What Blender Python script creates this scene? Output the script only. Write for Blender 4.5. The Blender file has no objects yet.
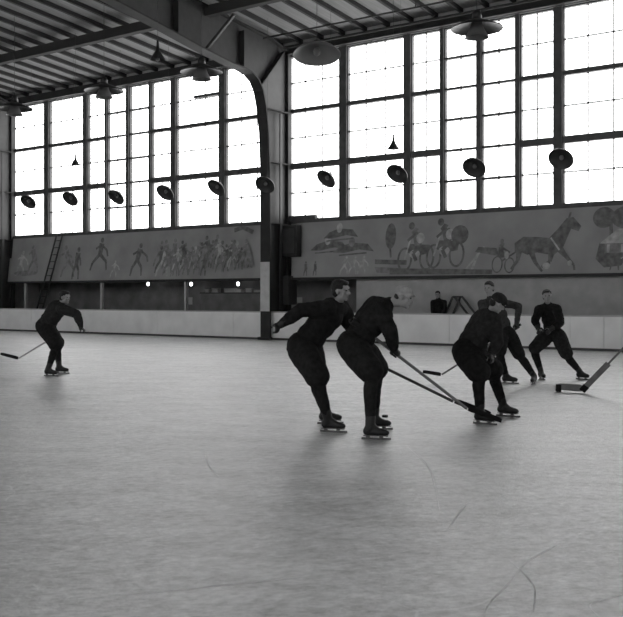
import bpy, bmesh, math, random
from mathutils import Vector, Matrix, noise
random.seed(7)
R = math.radians
S = bpy.context.scene
COL = S.collection

# ------------------------------------------------------------------ camera, sky, exposure
cd = bpy.data.cameras.new('camera'); cam = bpy.data.objects.new('camera', cd); COL.objects.link(cam)
cam.location = (0, 0, 1.5); cam.rotation_euler = (R(90), 0, R(35.7))
cd.sensor_width = 36; cd.sensor_fit = 'HORIZONTAL'; cd.lens = 950 / 623 * 36; cd.shift_y = -12.5 / 623
cd.clip_end = 300
cd.dof.use_dof = True; cd.dof.focus_distance = 27; cd.dof.aperture_fstop = 6.3
S.camera = cam
SKY_FRONT, SKY_REAR = 7.0, 2.9
w = bpy.data.worlds.new('overcast_sky'); S.world = w; w.use_nodes = True
nt = w.node_tree; nt.nodes.clear()
out = nt.nodes.new('ShaderNodeOutputWorld'); bg = nt.nodes.new('ShaderNodeBackground')
tc = nt.nodes.new('ShaderNodeTexCoord'); sp = nt.nodes.new('ShaderNodeSeparateXYZ')
mr = nt.nodes.new('ShaderNodeMapRange')          # overcast sky, set stronger beyond the window wall than behind the camera
mr.inputs['From Min'].default_value = 0.4; mr.inputs['From Max'].default_value = -0.4
mr.inputs['To Min'].default_value = SKY_FRONT; mr.inputs['To Max'].default_value = SKY_REAR
nt.links.new(tc.outputs['Generated'], sp.inputs[0]); nt.links.new(sp.outputs['Y'], mr.inputs['Value'])
nt.links.new(mr.outputs[0], bg.inputs['Strength']); bg.inputs['Color'].default_value = (1, 1, 1, 1)
nt.links.new(bg.outputs[0], out.inputs[0])
S.view_settings.view_transform = 'Standard'; S.view_settings.look = 'None'
S.view_settings.gamma = 1; S.view_settings.exposure = 0.0; S.view_settings.use_curve_mapping = False

# ------------------------------------------------------------------ materials
def mat(name, v, rough=.8, spec=.3, nscale=0, namp=0, bump=0, bscale=40, metal=0, emit=0, stretch=None):
    m = bpy.data.materials.new(name); m.use_nodes = True
    n = m.node_tree; b = n.nodes['Principled BSDF']
    c = v if isinstance(v, tuple) else (v, v, v)
    b.inputs['Base Color'].default_value = (*c, 1); b.inputs['Roughness'].default_value = rough
    b.inputs['Specular IOR Level'].default_value = spec; b.inputs['Metallic'].default_value = metal
    t = n.nodes.new('ShaderNodeTexCoord'); mp = n.nodes.new('ShaderNodeMapping')
    n.links.new(t.outputs['Object'], mp.inputs[0])
    if stretch: mp.inputs['Scale'].default_value = stretch
    if namp:
        nz = n.nodes.new('ShaderNodeTexNoise'); nz.inputs['Scale'].default_value = nscale; nz.inputs['Detail'].default_value = 6
        rp = n.nodes.new('ShaderNodeMapRange'); rp.inputs['From Min'].default_value = .3; rp.inputs['From Max'].default_value = .7
        rp.inputs['To Min'].default_value = 1 - namp; rp.inputs['To Max'].default_value = 1 + namp
        mx = n.nodes.new('ShaderNodeVectorMath'); mx.operation = 'SCALE'; mx.inputs[0].default_value = c
        n.links.new(mp.outputs[0], nz.inputs['Vector']); n.links.new(nz.outputs[0], rp.inputs['Value'])
        n.links.new(rp.outputs[0], mx.inputs['Scale']); n.links.new(mx.outputs[0], b.inputs['Base Color'])
    if bump:
        nb = n.nodes.new('ShaderNodeTexNoise'); nb.inputs['Scale'].default_value = bscale; nb.inputs['Detail'].default_value = 5
        bp = n.nodes.new('ShaderNodeBump'); bp.inputs['Strength'].default_value = bump; bp.inputs['Distance'].default_value = .02
        n.links.new(mp.outputs[0], nb.inputs['Vector']); n.links.new(nb.outputs[0], bp.inputs['Height']); n.links.new(bp.outputs[0], b.inputs['Normal'])
    if emit:
        b.inputs['Emission Color'].default_value = (1, 1, 1, 1); b.inputs['Emission Strength'].default_value = emit
    return m

M = dict(
    wall=mat('painted_masonry', .44, .9, .2, 3, .1, .2, 30),
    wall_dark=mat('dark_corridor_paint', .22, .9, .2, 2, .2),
    concrete=mat('concrete', .22, .9, .2, 2, .15),
    steel=mat('grey_steel_paint', .05, .6, .4, 4, .12),
    steel_dark=mat('dark_steel_paint', .035, .7, .3, 4, .15),
    frame=mat('window_frame_paint', .075, .6, .4, 5, .2),
    bar=mat('glazing_bar_paint', .45, .6, .4),
    pale=mat('pale_column_paint', .55, .6, .4, 5, .1),
    roof=mat('roof_boards', .24, .9, .2, 2, .15, stretch=(8, .4, 1)),
    joist=mat('roof_joist_timber', .05, .9, .2),
    boards=mat('rink_board_paint', .90, .6, .35, 1.5, .07),
    board_cap=mat('rink_board_cap', .5, .5, .4),
    seam=mat('board_seam', .12, .9),
    mural=mat('mural_ground', .34, .9, .15, 1.2, .12),
    mural_d=mat('mural_dark_paint', .18, .9, .15, 6, .35),
    mural_m=mat('mural_mid_paint', .26, .9, .15, 6, .3),
    mural_l=mat('mural_light_paint', .46, .9, .15, 6, .3),
    lamp=mat('lamp_enamel_dark', .02, .45, .5, 4, .1),
    lamp_in=mat('lamp_enamel_inside', .16, .5, .4),
    cloth=mat('black_wool', .018, .95, .1, 20, .3, .4, 120),
    cloth2=mat('charcoal_wool', .028, .95, .1, 20, .3, .4, 120),
    cloth3=mat('dark_grey_wool', .05, .95, .1, 20, .3, .4, 120),
    leather=mat('black_leather', .015, .5, .4, 20, .2),
    leather_pale=mat('worn_leather', .2, .6, .3, 15, .25),
    skin=mat('skin', (.30, .30, .30), .6, .3),
    hair=mat('dark_hair', .012, .6, .4, 60, .3, .5, 150),
    cap=mat('pale_knit_cap', .38, .9, .2, 40, .15, .4, 200),
    wood=mat('stick_wood', .16, .5, .4, 8, .2, stretch=(1, 1, 1)),
    wood_dark=mat('dark_stick_wood', .05, .5, .4, 8, .2),
    wood_pale=mat('pale_stick_wood', .40, .5, .4, 8, .15),
    tape=mat('black_friction_tape', .012, .9, .2),
    blade=mat('skate_steel', .10, .5, .4),
    rubber=mat('puck_rubber', .012, .7, .3),
    bulb=mat('lit_bulb', .8, .4, .4, emit=5),
    paper=mat('pale_paper', .5, .9, .1),
    lips=mat('lips', .16, .6, .3),
)
g = bpy.data.materials.new('window_glass'); g.use_nodes = True; n = g.node_tree; n.nodes.clear()
o_ = n.nodes.new('ShaderNodeOutputMaterial'); tr = n.nodes.new('ShaderNodeBsdfTransparent'); gl = n.nodes.new('ShaderNodeBsdfGlossy')
mx = n.nodes.new('ShaderNodeMixShader'); mx.inputs[0].default_value = .05; gl.inputs['Roughness'].default_value = .1
tr.inputs['Color'].default_value = (.95, .95, .95, 1)
n.links.new(tr.outputs[0], mx.inputs[1]); n.links.new(gl.outputs[0], mx.inputs[2]); n.links.new(mx.outputs[0], o_.inputs[0])
M['glass'] = g
q = g.copy(); q.name = 'halation_faded_bar'; M['bar'] = q  # glazing bars made translucent to imitate halation washing them out
for x in q.node_tree.nodes:
    if x.type == 'BSDF_TRANSPARENT': x.inputs['Color'].default_value = (.31, .31, .31, 1)

# rink ice: milky, skated over, faint streaks of snow and gouges
ic = bpy.data.materials.new('skated_ice'); ic.use_nodes = True; n = ic.node_tree; b = n.nodes['Principled BSDF']; L = n.links
t = n.nodes.new('ShaderNodeTexCoord')
def nz(scale, stretch, rot=0, detail=6, rough=.6):
    mp = n.nodes.new('ShaderNodeMapping'); mp.vector_type = 'TEXTURE'; mp.inputs['Scale'].default_value = stretch; mp.inputs['Rotation'].default_value = (0, 0, rot)
    x = n.nodes.new('ShaderNodeTexNoise'); x.inputs['Scale'].default_value = scale; x.inputs['Detail'].default_value = detail; x.inputs['Roughness'].default_value = rough
    L.new(t.outputs['Object'], mp.inputs[0]); L.new(mp.outputs[0], x.inputs['Vector']); return x
def mth(op, a, bb, clamp=False):
    m = n.nodes.new('ShaderNodeMath'); m.operation = op; m.use_clamp = clamp
    for i, q in enumerate((a, bb)):
        if isinstance(q, (int, float)): m.inputs[i].default_value = q
        else: L.new(q, m.inputs[i])
    return m.outputs[0]
s1 = nz(2.6, (2.0, 1, 1), R(30), 9, .75); s2 = nz(14, (1.5, 1, 1), R(60), 6, .7); s3 = nz(.28, (1, 1, 1), 0, 3)
wv = n.nodes.new('ShaderNodeTexVoronoi'); wv.feature = 'DISTANCE_TO_EDGE'; wv.inputs['Scale'].default_value = .42
mpv = n.nodes.new('ShaderNodeMapping'); mpv.inputs['Scale'].default_value = (1, 1.6, 1)
wn = nz(.7, (1, 1, 1), 0, 1)
va = n.nodes.new('ShaderNodeVectorMath'); va.operation = 'ADD'
vs = n.nodes.new('ShaderNodeVectorMath'); vs.operation = 'SCALE'; vs.inputs['Scale'].default_value = 2.2
L.new(wn.outputs['Color'], vs.inputs[0]); L.new(t.outputs['Object'], va.inputs[0]); L.new(vs.outputs[0], va.inputs[1])
L.new(va.outputs[0], mpv.inputs[0]); L.new(mpv.outputs[0], wv.inputs['Vector'])
gouge = mth('LESS_THAN', wv.outputs['Distance'], .0035)
gouge = mth('MULTIPLY', gouge, mth('GREATER_THAN', s3.outputs[0], .5))
base = mth('ADD', mth('MULTIPLY', mth('SUBTRACT', s1.outputs[0], .5), .75), .51)
base = mth('ADD', base, mth('MULTIPLY', mth('SUBTRACT', s2.outputs[0], .5), .85))
base = mth('ADD', base, mth('MULTIPLY', mth('SUBTRACT', s3.outputs[0], .5), .25))
s5 = nz(38, (2.2, 1, 1), R(45), 5, .75)
base = mth('ADD', base, mth('MULTIPLY', mth('SUBTRACT', s5.outputs[0], .5), .6))
base = mth('ADD', base, mth('MULTIPLY', gouge, .12))
cc = n.nodes.new('ShaderNodeCombineXYZ')
for i in range(3): L.new(base, cc.inputs[i])
L.new(cc.outputs[0], b.inputs['Base Color']); b.inputs['Roughness'].default_value = .37; b.inputs['Specular IOR Level'].default_value = .8
bp = n.nodes.new('ShaderNodeBump'); bp.inputs['Strength'].default_value = .8; bp.inputs['Distance'].default_value = .02
s4 = nz(34, (1.8, 1, 1), R(48), 5, .7)
L.new(mth('ADD', mth('MULTIPLY', s2.outputs[0], .8), mth('MULTIPLY', s4.outputs[0], .5)), bp.inputs['Height']); L.new(bp.outputs[0], b.inputs['Normal'])
M['ice'] = ic
M['snow'] = mat('scraped_ice_snow', .92, .6, .4, 25, .1)

# ------------------------------------------------------------------ helpers
class MB:
    def __init__(s): s.v = []; s.f = []; s.m = []; s.sm = []
    def add(s, vs, fs, mi=0, smooth=False):
        k = len(s.v); s.v += [tuple(p) for p in vs]; s.f += [tuple(i + k for i in f) for f in fs]
        s.m += [mi] * len(fs); s.sm += [smooth] * len(fs); return s
    def box(s, x0, x1, y0, y1, z0, z1, mi=0):
        x0, x1 = sorted((x0, x1)); y0, y1 = sorted((y0, y1)); z0, z1 = sorted((z0, z1))
        v = [(x0, y0, z0), (x1, y0, z0), (x1, y1, z0), (x0, y1, z0), (x0, y0, z1), (x1, y0, z1), (x1, y1, z1), (x0, y1, z1)]
        return s.add(v, [(0, 3, 2, 1), (4, 5, 6, 7), (0, 1, 5, 4), (1, 2, 6, 5), (2, 3, 7, 6), (3, 0, 4, 7)], mi)
    def beam(s, p, q, w, h, up=(0, 0, 1), mi=0):
        p = Vector(p); q = Vector(q); d = (q - p).normalized(); sx = d.cross(Vector(up)).normalized(); uz = sx.cross(d)
        v = []
        for e in (p, q):
            for a, b_ in ((-1, -1), (1, -1), (1, 1), (-1, 1)): v.append(e + sx * a * w / 2 + uz * b_ * h / 2)
        return s.add(v, [(3, 2, 1, 0), (4, 5, 6, 7), (0, 1, 5, 4), (1, 2, 6, 5), (2, 3, 7, 6), (3, 0, 4, 7)], mi)
    def tube(s, pts, rad, n_=10, mi=0, ell=None):
        pts = [Vector(p) for p in pts]; rad = rad if isinstance(rad, (list, tuple)) else [rad] * len(pts)
        v = []; f = []
        for i, p in enumerate(pts):
            d = (pts[min(i + 1, len(pts) - 1)] - pts[max(i - 1, 0)]).normalized()
            a = d.cross(Vector((0, 0, 1)) if abs(d.z) < .9 else Vector((1, 0, 0))).normalized(); b_ = d.cross(a)
            for k in range(n_):
                th = 2 * math.pi * k / n_; v.append(p + (a * math.cos(th) + b_ * math.sin(th)) * rad[i])
        for i in range(len(pts) - 1):
            for k in range(n_):
                k2 = (k + 1) % n_; f.append((i * n_ + k, i * n_ + k2, (i + 1) * n_ + k2, (i + 1) * n_ + k))
        f.append(tuple(range(n_))[::-1]); f.append(tuple((len(pts) - 1) * n_ + k for k in range(n_)))
        return s.add(v, f, mi, True)
    def lathe(s, prof, n_=32, mat4=None, mi=0, a0=0, a1=360):
        v = []; f = []; full = (a1 - a0 >= 360); c = n_ if full else n_ + 1
        for r, z in prof:
            for k in range(c):
                th = R(a0 + (a1 - a0) * k / n_); v.append(Vector((r * math.cos(th), r * math.sin(th), z)))
        for i in range(len(prof) - 1):
            for k in range(n_):
                k2 = (k + 1) % c; f.append((i * c + k, i * c + k2, (i + 1) * c + k2, (i + 1) * c + k))
        if mat4 is not None: v = [mat4 @ p for p in v]
        return s.add(v, f, mi, True)
    def sphere(s, c, ax, rad, nu=16, nv=10, mi=0):
        # ellipsoid: ax = three unit axes, rad = three radii
        c = Vector(c); v = []; f = []
        for j in range(1, nv):
            ph = math.pi * j / nv
            for i in range(nu):
                th = 2 * math.pi * i / nu
                v.append(c + ax[0] * rad[0] * math.sin(ph) * math.cos(th) + ax[1] * rad[1] * math.sin(ph) * math.sin(th) + ax[2] * rad[2] * math.cos(ph))
        top = len(v); v.append(c + ax[2] * rad[2]); bot = len(v); v.append(c - ax[2] * rad[2])
        for j in range(nv - 2):
            for i in range(nu):
                i2 = (i + 1) % nu; f.append((j * nu + i, (j + 1) * nu + i, (j + 1) * nu + i2, j * nu + i2))
        for i in range(nu):
            i2 = (i + 1) % nu; f.append((top, i, i2)); f.append((bot, (nv - 2) * nu + i2, (nv - 2) * nu + i))
        return s.add(v, f, mi, True)
    def cap(s, p, q, r0, r1=None, n_=14):
        # tapered capsule
        r1 = r0 if r1 is None else r1; p = Vector(p); q = Vector(q); d = q - p
        if d.length < 1e-5: return s
        s.tube([p, q], [r0, r1], n_)
        ax = (Vector((1, 0, 0)), Vector((0, 1, 0)), Vector((0, 0, 1)))
        s.sphere(p, ax, (r0,) * 3, n_, 8); s.sphere(q, ax, (r1,) * 3, n_, 8); return s
    def chain(s, pts, rads, n_=14):
        for i in range(len(pts) - 1): s.cap(pts[i], pts[i + 1], rads[i], rads[i + 1], n_)
        return s
    def mesh(s, name):
        me = bpy.data.meshes.new(name); me.from_pydata(s.v, [], s.f)
        me.polygons.foreach_set('material_index', s.m); me.polygons.foreach_set('use_smooth', s.sm); me.update(); return me
    def build(s, name, mats, parent=None, loc=None, bevel=0, fix=True):
        me = s.mesh(name)
        for m_ in (mats if isinstance(mats, (list, tuple)) else [mats]): me.materials.append(m_)
        if fix:
            bm = bmesh.new(); bm.from_mesh(me); bmesh.ops.recalc_face_normals(bm, faces=bm.faces); bm.to_mesh(me); bm.free()
        ob = bpy.data.objects.new(name, me); COL.objects.link(ob)
        if parent: ob.parent = parent
        if loc: ob.location = loc
        if bevel:
            bv = ob.modifiers.new('bevel', 'BEVEL'); bv.width = bevel; bv.segments = 2; bv.limit_method = 'ANGLE'
        return ob
    def organic(s, name, mats, parent=None, voxel=.01, smooth=4, wrinkle=0, wscale=9, off=(0, 0, 0)):
        # melt overlapping shapes into one continuous skin
        me = s.mesh(name + '_raw'); me.materials.append(mats)
        ob = bpy.data.objects.new(name + '_raw', me); COL.objects.link(ob)
        r_ = ob.modifiers.new('r', 'REMESH'); r_.mode = 'VOXEL'; r_.voxel_size = voxel; r_.use_smooth_shade = True
        if smooth: sm = ob.modifiers.new('s', 'SMOOTH'); sm.iterations = smooth; sm.factor = .5
        dg = bpy.context.evaluated_depsgraph_get(); dg.update()
        res = bpy.data.meshes.new_from_object(ob.evaluated_get(dg)); res.name = name
        bpy.data.objects.remove(ob); bpy.data.meshes.remove(me)
        if wrinkle:
            vs_ = res.vertices; nn = [v.normal.copy() for v in vs_]
            for v, q in zip(vs_, nn):
                k = noise.noise(v.co * wscale + Vector(off)) + .5 * noise.noise(v.co * wscale * 2.3)
                v.co += q * (k * wrinkle)
        res.polygons.foreach_set('use_smooth', [True] * len(res.polygons)); res.update()
        if not res.materials: res.materials.append(mats)
        o2 = bpy.data.objects.new(name, res); COL.objects.link(o2)
        if parent: o2.parent = parent
        return o2

def empty(name, loc=(0, 0, 0), rz=0):
    o = bpy.data.objects.new(name, None); COL.objects.link(o); o.location = loc; o.rotation_euler = (0, 0, rz)
    o.empty_display_size = .2; return o
def tag(o, label, cat, group=None, kind=None):
    o['label'] = label; o['category'] = cat
    if group: o['group'] = group
    if kind: o['kind'] = kind
    return o
def struct(o, label=None):
    o['kind'] = 'structure'
    if label: o['label'] = label
    return o
def copy_tree(o, parent=None):
    c = o.copy(); COL.objects.link(c); c.parent = parent
    for ch in list(o.children): copy_tree(ch, c)
    return c

# ------------------------------------------------------------------ the hall
YW = 26.8            # inner face of the window wall
XL, XR, YF = -36.6, 16.0, -12.0
SILL, HEAD = 4.15, 9.95
RIDGE = 7.4
def roof_z(y): return 10.45 + ((YW - y) if y > RIDGE else (y - YF)) * .091 + (0 if y > RIDGE else 0)
PITCH = 15.47
BAYS = (-28.35, -12.88, 2.59)
CX = [-36.09, -20.62, -5.15, 10.32]     # the arch frames

struct(MB().box(XL, XR, YF, -3.0, -.12, -.02).build('floor', M['concrete']), 'concrete floor behind the camera')
struct(MB().box(XL, XR, -3.0, 25.58, -.12, 0).build('floor', M['ice']), 'wide pale skated ice sheet of the rink')
struct(MB().box(XL, XR, 25.58, 29.2, -.12, -.02).build('floor', M['concrete']), 'concrete walkway behind the boards')

# curved skate scratches: thin ridges of scraped snow
sc = MB()
for pts in [[(-4.816, 8.316), (-4.317, 7.73), (-3.949, 7.247), (-3.505, 6.527), (-3.125, 5.878)], [(-1.948, 4.101), (-2.012, 4.326), (-2.041, 4.543), (-2.083, 4.792)], [(-2.092, 4.786), (-2.142, 5.108), (-2.14, 5.371), (-2.15, 5.588)], [(-2.234, 5.042), (-2.048, 4.818), (-1.902, 4.602), (-1.765, 4.233)], [(-2.843, 5.456), (-3.012, 5.959), (-3.111, 6.283)], [(-1.496, 4.392), (-1.593, 4.534), (-1.549, 4.697), (-1.517, 4.798)], [(-6.046, 6.692), (-5.553, 6.211), (-5.21, 5.951)], [(-3.743, 3.082), (-3.373, 3.545), (-3.042, 4.037), (-2.983, 4.146)], [(-4.011, 9.304), (-3.751, 9.75), (-3.46, 10.322)]]:
    # smooth the polyline and lay a thin tapering ridge along it
    P_ = [Vector((x, y, .0)) for x, y in pts]
    fine = []
    for i in range(len(P_) - 1):
        a, b_, c, d = P_[max(i - 1, 0)], P_[i], P_[i + 1], P_[min(i + 2, len(P_) - 1)]
        for k in range(8):
            t_ = k / 8; fine.append(.5 * ((2 * b_) + (c - a) * t_ + (2 * a - 5 * b_ + 4 * c - d) * t_ * t_ + (3 * b_ - a - 3 * c + d) * t_ ** 3))
    n_ = len(fine); sc.tube(fine, [.001 + .0055 * math.sin(math.pi * (i + .5) / n_) * random.uniform(.6, 1.1) for i in range(n_)], 6)
sc.v = [(x, y, abs(z) * .15 + .0006) for x, y, z in sc.v]
o = sc.build('skate_scratches', M['snow']); tag(o, 'fine pale curved skate scratches in the ice of the foreground', 'skate marks', None, 'stuff')

# window wall: masonry below the sill, spandrel above, piers between bays
wb = MB()
wb.box(XL, -36.0, YW, YW + .35, -.02, 10.4)
wb.box(-36.0, XR, YW, YW + .35, 2.16, SILL - .03)
wb.box(-17.4, XR, YW, YW + .35, -.02, 2.16)
wb.box(-36.0, XR, YW, YW + .35, HEAD + .03, 10.62)
for c in BAYS:
    wb.box(c + 7.42, c + PITCH - 7.42, YW, YW + .35, SILL - .03, HEAD + .03)
struct(wb.build('wall_back', M['wall']), 'grey painted wall under and around the tall windows')
lw = MB().box(XL - .3, XL, YF, YW + .35, -.1, 12).box(XL - .3, XL, YW + .35, YW + 2.4, -.1, 2.4)
struct(lw.build('wall_left', M['wall']), 'end wall at the far left of the rink')
struct(MB().box(XR, XR + .3, YF, YW + 2.4, -.1, 12).build('wall_right', M['wall']), 'end wall beyond the right edge of the picture')
# wall behind the camera, with the same band of tall windows
wf = MB().box(XL, XR, YF - .3, YF, -.1, 4.15).box(XL, XR, YF - .3, YF, 9.95, 10.6)
for x in [c + k for c in BAYS for k in (-7.735, -2.5, 2.5)] + [10.3, 15.8]:
    wf.box(x - .15, x + .15, YF - .3, YF, 4.15, 9.95)
struct(wf.build('wall_front', M['wall']), 'opposite long wall behind the camera with open daylight windows')

# corridor behind the dark opening under the left mural
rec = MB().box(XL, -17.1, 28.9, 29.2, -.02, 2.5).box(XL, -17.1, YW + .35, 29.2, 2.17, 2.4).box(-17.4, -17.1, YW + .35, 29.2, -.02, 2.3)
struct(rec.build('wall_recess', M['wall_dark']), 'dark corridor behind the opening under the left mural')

# roof deck and joists
dk = MB()
for y0, y1 in ((RIDGE, YW + .5), (YF - .5, RIDGE)):
    z0, z1 = (roof_z(y0 + .001) if y0 == RIDGE else 10.45 - .04), (10.45 - .04 if y1 > 20 else roof_z(RIDGE + .001))
    dk.add([(XL - .3, y0, z0), (XR + .3, y0, z0), (XR + .3, y1, z1), (XL - .3, y1, z1),
            (XL - .3, y0, z0 + .2), (XR + .3, y0, z0 + .2), (XR + .3, y1, z1 + .2), (XL - .3, y1, z1 + .2)],
           [(0, 1, 2, 3), (4, 7, 6, 5), (0, 4, 5, 1), (1, 5, 6, 2), (2, 6, 7, 3), (3, 7, 4, 0)])
struct(dk.build('ceiling', M['roof']), 'sloping boarded roof underside above the rink')
x = -36.3; k = 0
jm = MB().add([(-.05, YW, 10.32), (.05, YW, 10.32), (.055, RIDGE, roof_z(RIDGE + .01) - .13), (-.055, RIDGE, roof_z(RIDGE + .01) - .13),
               (-.055, YW, 10.46), (.055, YW, 10.46), (.055, RIDGE, roof_z(RIDGE + .01) + .01), (-.055, RIDGE, roof_z(RIDGE + .01) + .01)],
              [(0, 3, 2, 1), (4, 5, 6, 7), (0, 1, 5, 4), (1, 2, 6, 5), (2, 3, 7, 6), (3, 0, 4, 7)])
j0 = struct(jm.build('ceiling_joist', M['joist']), 'dark timber roof joist running from the window wall up the roof')
j0.location.x = -36.0 + .44
for k in range(1, 52):
    j = j0.copy(); COL.objects.link(j); j.location.x = -35.56 + k * .883
for y in (22.5, 17.6, 12.9):
    o = struct(MB().box(XL, XR, y - .12, y + .12, roof_z(y) - .5, roof_z(y) - .18).build('ceiling_beam', M['joist']), 'long dark beam under the roof joists, parallel to the window wall')
    o['label'] = 'long dark roof beam %s' % {22.5: 'nearest the window wall', 17.6: 'midway up the roof slope', 12.9: 'further up the roof slope'}[y]
struct(MB().box(XL, XR, YW - .22, YW - .002, 9.98, 10.28).build('trim_1', M['steel_dark']), 'dark eaves beam over the windows')
struct(MB().box(XL, XR, YW - .12, YW - .002, SILL - .10, SILL).build('trim_2', M['frame']), 'projecting window sill above the murals')
pp = empty('conduit_pipe', (0, 25.9, 10.0))
MB().tube([(-19.8, 0, 0), (-5.6, 0, 0)], .035, 8).build('pipe', M['steel_dark'], pp)
for x in (-19, -14, -9): MB().tube([(x, 0, 0), (x, 0, .16)], .02, 6).build('hanger', M['steel_dark'], pp)
tag(pp, 'thin conduit pipe under the roof joists just in front of the right windows', 'pipe')
pp = empty('conduit_pipe', (0, 24.8, 10.1))
MB().tube([(-19.8, 0, 0), (-5.6, 0, 0)], .03, 8).build('pipe', M['steel_dark'], pp)
for x in (-19, -14, -9): MB().tube([(x, 0, 0), (x, 0, .16)], .02, 6).build('hanger', M['steel_dark'], pp)
tag(pp, 'thin conduit pipe under the roof joists, the one further from the windows', 'pipe')

# ------------------------------------------------------------------ windows
UNITS = [(-7.40, -5.18, 3, 3, 2), (-4.88, -2.66, 3, 3, 2), (-2.40, -1.34, 3, 2, 2), (-1.20, -.08, 6, 2, 1),
         (.08, 1.20, 6, 2, 1), (1.34, 2.40, 3, 2, 2), (2.66, 4.88, 3, 3, 2), (5.18, 7.40, 3, 3, 2)]
wn_ = 0
UN = ['first', 'second', 'third', 'fourth', 'fifth', 'sixth', 'seventh', 'eighth']
for bi, c in enumerate(BAYS):
    for ui, (x0, x1, rows, cols, sub) in enumerate(UNITS):
        wn_ += 1; x0 += c; x1 += c; fr = MB(); H = HEAD - SILL
        fr.box(x0, x0 + .035, YW - .02, YW + .12, SILL, HEAD).box(x1 - .035, x1, YW - .02, YW + .12, SILL, HEAD)
        fr.box(x0, x1, YW - .02, YW + .12, SILL, SILL + .05).box(x0, x1, YW - .02, YW + .12, HEAD - .05, HEAD)
        for r_ in range(1, rows):
            z = SILL + H * r_ / rows
            if rows == 6: th = .045
            else: th = .13 if r_ == 1 else .085
            fr.box(x0, x1, YW - (.05 if rows == 3 else .02), YW + .12, z - th, z + th * .6)
        nr = rows * sub
        for i in range(1, nr):
            if i % sub: z = SILL + H * i / nr; fr.box(x0, x1, YW + .005, YW + .012, z - .03, z + .03, 1)
        for i in range(1, cols):
            x = x0 + (x1 - x0) * i / cols; fr.box(x - .028, x + .028, YW + .015, YW + .022, SILL, HEAD, 1)
        if bi == 0 and ui == 6: fr.box(x0 + .95, x1, YW - .06, YW + .06, 9.02, 9.12)      # edge of an opened vent
        ob = struct(fr.build('window_%d' % wn_, [M['frame'], M['bar']]))
        ob['label'] = '%s window from the left in the %s bay, %s rows of panes' % (UN[ui], ('left', 'right', 'hidden far right')[bi], 'six' if rows == 6 else 'three')
        gp = MB().box(x0 + .02, x1 - .02, YW + .03, YW + .038, SILL + .03, HEAD - .03).build('pane', M['glass'], ob)
    # posts between the units
    for i in range(7):
        a, b_ = UNITS[i][1] + c, UNITS[i + 1][0] + c
        po = struct(MB().box(a, b_, YW - .08, YW + .15, SILL, HEAD).build('window_post', M['frame'])); po['label'] = 'dark upright post between the %s and %s windows of the %s bay' % (UN[i], UN[i + 1], ('left', 'right', 'hidden far right')[bi])

# ------------------------------------------------------------------ steel arch frames
prof_in = [(25.42, -.02), (25.42, 4.0), (25.40, 5.9), (25.33, 7.1), (25.2, 7.9), (25.03, 8.45), (24.82, 8.74), (24.5, 8.92), (24.11, 9.0), (23.5, 9.04),
           (22.0, 9.24), (19.99, 9.57), (16, 10.15), (RIDGE, 11.3)]
def make_frame():
    root = empty('steel_arch_frame', (0, 0, 0))
    outer = [(26.62, -.02), (26.62, 10.08)] + [(y, roof_z(y) - .22) for y in (24, 20, 16, RIDGE + .01)]
    # web plate between inner and outer edges
    wbm = MB(); nI = len(prof_in)
    pts = prof_in + outer[::-1]
    for s_ in (-.012, .012): wbm.add([(s_, y, z) for y, z in pts], [])
    k = len(pts)
    # strip triangulation along paired points
    a = prof_in; oo = [(26.62, -.02), (26.62, 4.0), (26.62, 5.9), (26.62, 7.1), (26.62, 7.9), (26.62, 8.5), (26.62, 9.2), (26.62, 10.08), (25.6, roof_z(25.6) - .22), (24.3, roof_z(24.3) - .22),
                      (22.0, roof_z(22) - .22), (19.99, roof_z(19.99) - .22), (16, roof_z(16) - .22), (RIDGE, roof_z(RIDGE + .01) - .22)]
    wbm = MB(); vv = []
    for s_ in (-.012, .012):
        vv += [(s_, y, z) for y, z in a] + [(s_, y, z) for y, z in oo]
    ff = []; K = 2 * nI
    for i in range(nI - 1):
        ff.append((i, i + 1, nI + i + 1, nI + i)); ff.append((K + i, K + nI + i, K + nI + i + 1, K + i + 1))
    wbm.add(vv, ff); wbm.build('web_plate', M['steel'], root)
    fl = MB()
    for i in range(nI - 1):
        (y0, z0), (y1, z1) = a[i], a[i + 1]
        fl.beam((.06, y0, z0), (.06, y1, z1), .42, .05, up=(0, z0 - z1, y1 - y0))
    fl.build('inner_flange', M['steel_dark'], root)
    MB().box(-.3, .13, 26.6, 26.79, -.02, 10.08).build('outer_flange', M['steel_dark'], root)
    tf = MB()
    for i in range(7, nI - 1): tf.beam((0, oo[i][0], oo[i][1] + .0), (0, oo[i + 1][0], oo[i + 1][1]), .36, .05, up=(0, 0, 1))
    tf.build('top_flange', M['steel_dark'], root)
    for (p, q) in (((25.38, 4.0), (26.62, 4.0)), ((25.38, 6.1), (26.62, 6.1)), ((25.2, 7.9), (26.62, 7.9)), ((25.02, 8.6), (26.3, 10.0)), ((24.1, 9.0), (24.1, 10.25)),
                   ((21, 9.4), (21, 10.55)), ((18, 9.9), (18, 10.8))):
        MB().beam((.11, *p), (.11, *q), .2, .03, up=(0, q[1] - p[1], p[0] - q[0])).build('stiffener', M['steel_dark'], root)
    MB().beam((.19, 26.1, .0), (.19, 26.1, 7.8), .04, .12, up=(0, 1, 0)).build('conduit', M['steel'], root)
    MB().box(-.13, .25, 25.36, 25.40, .98, 2.66).build('painted_sleeve', M['pale'], root)['label'] = 'pale painted length on the face of the column'
    MB().box(-.2, .32, 25.30, 25.46, -.02, .10).build('base_plate', M['steel_dark'], root)
    return root
fr0 = make_frame()
labs = ['dark steel arch frame at the far left end of the windows', 'dark steel arch frame rising between the two window bays with a curved knee',
        'dark steel arch frame beyond the right edge of the right bay', 'steel arch frame furthest right outside the picture']
for i, x in enumerate(CX):
    o = fr0 if i == 0 else copy_tree(fr0)
    o.location.x = x + .37; tag(o, labs[i], 'steel frame', 'steel arch frames', 'structure')
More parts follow.
